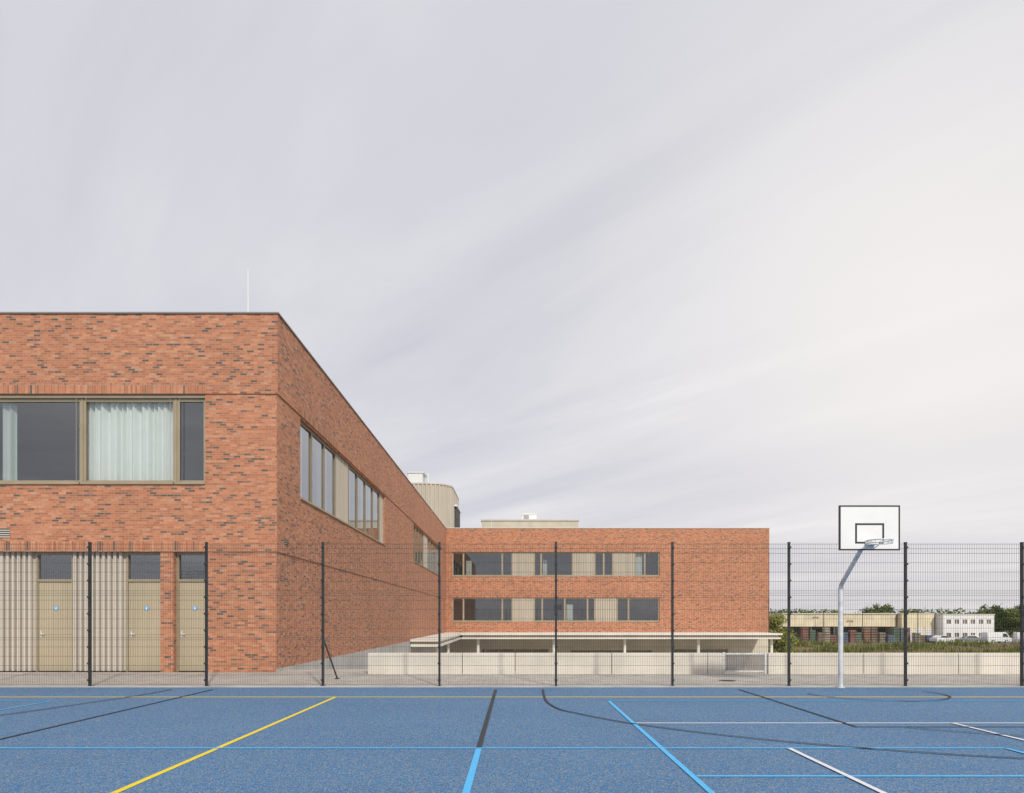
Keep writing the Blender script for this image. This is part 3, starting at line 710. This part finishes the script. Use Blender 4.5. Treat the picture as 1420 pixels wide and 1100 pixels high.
def car(label, body, loc, rot, van=False):
    C = thing('parked_van' if van else 'parked_car', label, 'van' if van else 'car', (0,0,0), 'vehicles parked in the industrial yard')
    if van: pr = [(-2.5,.35),(2.5,.35),(2.55,.9),(2.1,1.15),(1.55,1.95),(1.3,2.1),(-2.45,2.1),(-2.5,1.9)]
    else: pr = [(-2.15,.3),(2.15,.3),(2.2,.65),(2.05,.82),(1.1,.95),(.45,1.42),(-.9,1.46),(-1.6,1.05),(-2.15,.98),(-2.2,.6)]
    m = MB(body); hw = .9; top = max(z for _, z in pr)
    ww = lambda z: hw - .16*max(0, (z-.9)/(top-.9))
    L = [(x, -ww(z), z) for x, z in pr]; Rr = [(x, ww(z), z) for x, z in pr]
    m.face(L); m.face(Rr[::-1])
    for i in range(len(pr)): j = (i+1) % len(pr); m.quad(L[j], L[i], Rr[i], Rr[j])
    m.build('body', C, bevel=.05)
    g = MB(M['carglass'])
    wp = [(1.9,1.2),(1.45,1.85),(.7,1.85),(.7,1.2)] if van else [(1.0,.98),(.45,1.36),(-.85,1.38),(-1.4,1.05)]
    for s in (-1, 1): g.face([(x, s*(ww(z)+.012), z) for x, z in wp])
    a, b3 = ((2.1,1.15),(1.55,1.95)) if van else ((1.1,.95),(.45,1.42))
    g.quad((a[0]+.01,-.7,a[1]+.03),(a[0]+.01,.7,a[1]+.03),(b3[0]+.02,.62,b3[1]),(b3[0]+.02,-.62,b3[1])); g.build('window', C)
    for x in (-1.35, 1.4):
        for s in (-1, 1):
            t = MB(M['tyre'], M['galv']); t.cyl((x, s*.74, .33), (x, s*.92, .33), .33, n=18); t.cyl((x, s*.92, .33), (x, s*.93, .33), .19, n=12, mi=1); t.build('wheel', C)
    C.location = loc; C.rotation_euler = (0, 0, rot)
    return C
car('small white car parked before the beige hall', M['carwhite'], (83.5, 134, LOW+.01), .3)
car('grey car parked beside the white office', M['carsilver'], (88.5, 133.5, LOW+.01), 3.0)
car('white delivery van parked near the office', M['carwhite'], (93.5, 133, LOW+.01), .1, True)
car('white van parked near the trees', M['carwhite'], (99.3, 132, LOW+.01), -.2, True)
car('white car parked at the yard edge', M['carwhite'], (96.8, 128.5, LOW+.01), .2)
m = MB(M['darkmetal']); m.cyl((0,0,0), (0,0,6.6), .09, .05, 8); m.box(-.6,.6,-.08,.08,6.5,6.65)
m.box(-.65,-.3,-.15,.15,6.4,6.5); m.box(.3,.65,-.15,.15,6.4,6.5)
ob = m.build('yard_light_mast'); ob.location = (78.8, 134, LOW); tag(ob, 'thin dark light mast in the industrial yard', 'light mast', 'yard light masts')
for x, y in ((70.5, 139), (97.5, 141), (63, 140)):
    k = ob.copy(); k.location = (x, y, LOW); COL.objects.link(k)

# ------------------------------------------------------------------ WORLD, SUN, CAMERA
ce = math.cos(math.radians(36))
to_sun = Vector((.36*ce, -.933*ce, math.sin(math.radians(36)))).normalized()
w = bpy.data.worlds.new('World'); scene.world = w; w.use_nodes = True; nt = w.node_tree
bg = nt.nodes['Background']; bg.inputs[1].default_value = .1
sky = nt.nodes.new('ShaderNodeTexSky'); sky.sky_type = 'NISHITA'; sky.sun_disc = False
sky.sun_elevation = math.radians(36); sky.sun_rotation = math.atan2(to_sun.x, to_sun.y)
tc = nt.nodes.new('ShaderNodeTexCoord').outputs['Generated']
sp = nt.nodes.new('ShaderNodeSeparateXYZ'); nt.links.new(tc, sp.inputs[0])
def Mth(op, a, b=None, clamp=False):
    n = nt.nodes.new('ShaderNodeMath'); n.operation = op; n.use_clamp = clamp
    for i, v in enumerate((a, b)):
        if v is None: continue
        if isinstance(v, (int, float)): n.inputs[i].default_value = v
        else: nt.links.new(v, n.inputs[i])
    return n.outputs[0]
den = Mth('ADD', Mth('MAXIMUM', sp.outputs[2], 0.0), .14)
cx = Mth('DIVIDE', sp.outputs[0], den); cy = Mth('DIVIDE', sp.outputs[1], den)
cb = nt.nodes.new('ShaderNodeCombineXYZ'); nt.links.new(cx, cb.inputs[0]); nt.links.new(cy, cb.inputs[1])
def mapping(rot, sc, loc=(0,0,0)):
    mp = nt.nodes.new('ShaderNodeMapping'); nt.links.new(cb.outputs[0], mp.inputs[0])
    mp.inputs['Rotation'].default_value = (0, 0, math.radians(rot)); mp.inputs['Location'].default_value = loc
    m2 = nt.nodes.new('ShaderNodeVectorMath'); m2.operation = 'MULTIPLY'; nt.links.new(mp.outputs[0], m2.inputs[0]); m2.inputs[1].default_value = sc
    return m2.outputs[0]
def wn(vec, s, d, r, dist=0):
    n = nt.nodes.new('ShaderNodeTexNoise'); nt.links.new(vec, n.inputs['Vector']); n.inputs['Scale'].default_value = s
    n.inputs['Detail'].default_value = d; n.inputs['Roughness'].default_value = r; n.inputs['Distortion'].default_value = dist
    return n.outputs['Fac']
f1 = wn(mapping(44, (.36, 1.5, 1), (.6, .2, 0)), 1.25, 7, .55, .5)
f2 = wn(mapping(33, (.6, .9, 1), (3, 1, 0)), .8, 5, .55, .4)
f = Mth('ADD', Mth('MULTIPLY', f1, .62), Mth('MULTIPLY', f2, .38))
cl = ramp(nt, f, [(.36, (6.35, 6.4, 6.95)), (.46, (7.1, 7.1, 7.55)), (.54, (7.75, 7.7, 8.0)), (.62, (8.9, 8.8, 8.95))])
gd = Vector((600, 946, 390)).normalized()
dt = nt.nodes.new('ShaderNodeVectorMath'); dt.operation = 'DOT_PRODUCT'; nt.links.new(tc, dt.inputs[0]); dt.inputs[1].default_value = gd
gf = Mth('POWER', Mth('MAXIMUM', dt.outputs['Value'], 0), 18)
glow = mixc(nt, Mth('MULTIPLY', gf, .85), cl, (9.9, 9.45, 9.1))
hz = ramp(nt, sp.outputs[2], [(0, (.92, .905, .92)), (.12, (.95, .94, .955)), (.4, (1, 1, 1)), (1, (.97, .98, 1))])
glow = mixc(nt, 1, glow, hz, 'MULTIPLY')
allc = mixc(nt, .93, sky.outputs[0], glow)
nt.links.new(allc, bg.inputs[0])

sd = bpy.data.lights.new('Sun', 'SUN'); sd.energy = 2.7; sd.angle = math.radians(2.0); sd.color = (1, .94, .84)
so = bpy.data.objects.new('Sun', sd); COL.objects.link(so); so.rotation_euler = (-to_sun).to_track_quat('-Z', 'Y').to_euler(); so.location = to_sun * 60

cd = bpy.data.cameras.new('Camera'); co = bpy.data.objects.new('Camera', cd); COL.objects.link(co)
co.location = (0, 0, EYE); co.rotation_euler = (math.radians(90), 0, 0)
cd.sensor_width = 36; cd.lens = 24; cd.shift_x = -6/1420; cd.shift_y = 308/1420; cd.clip_start = .1; cd.clip_end = 4000
scene.camera = co
scene.view_settings.view_transform = 'Standard'; scene.view_settings.look = 'None'; scene.view_settings.exposure = 0
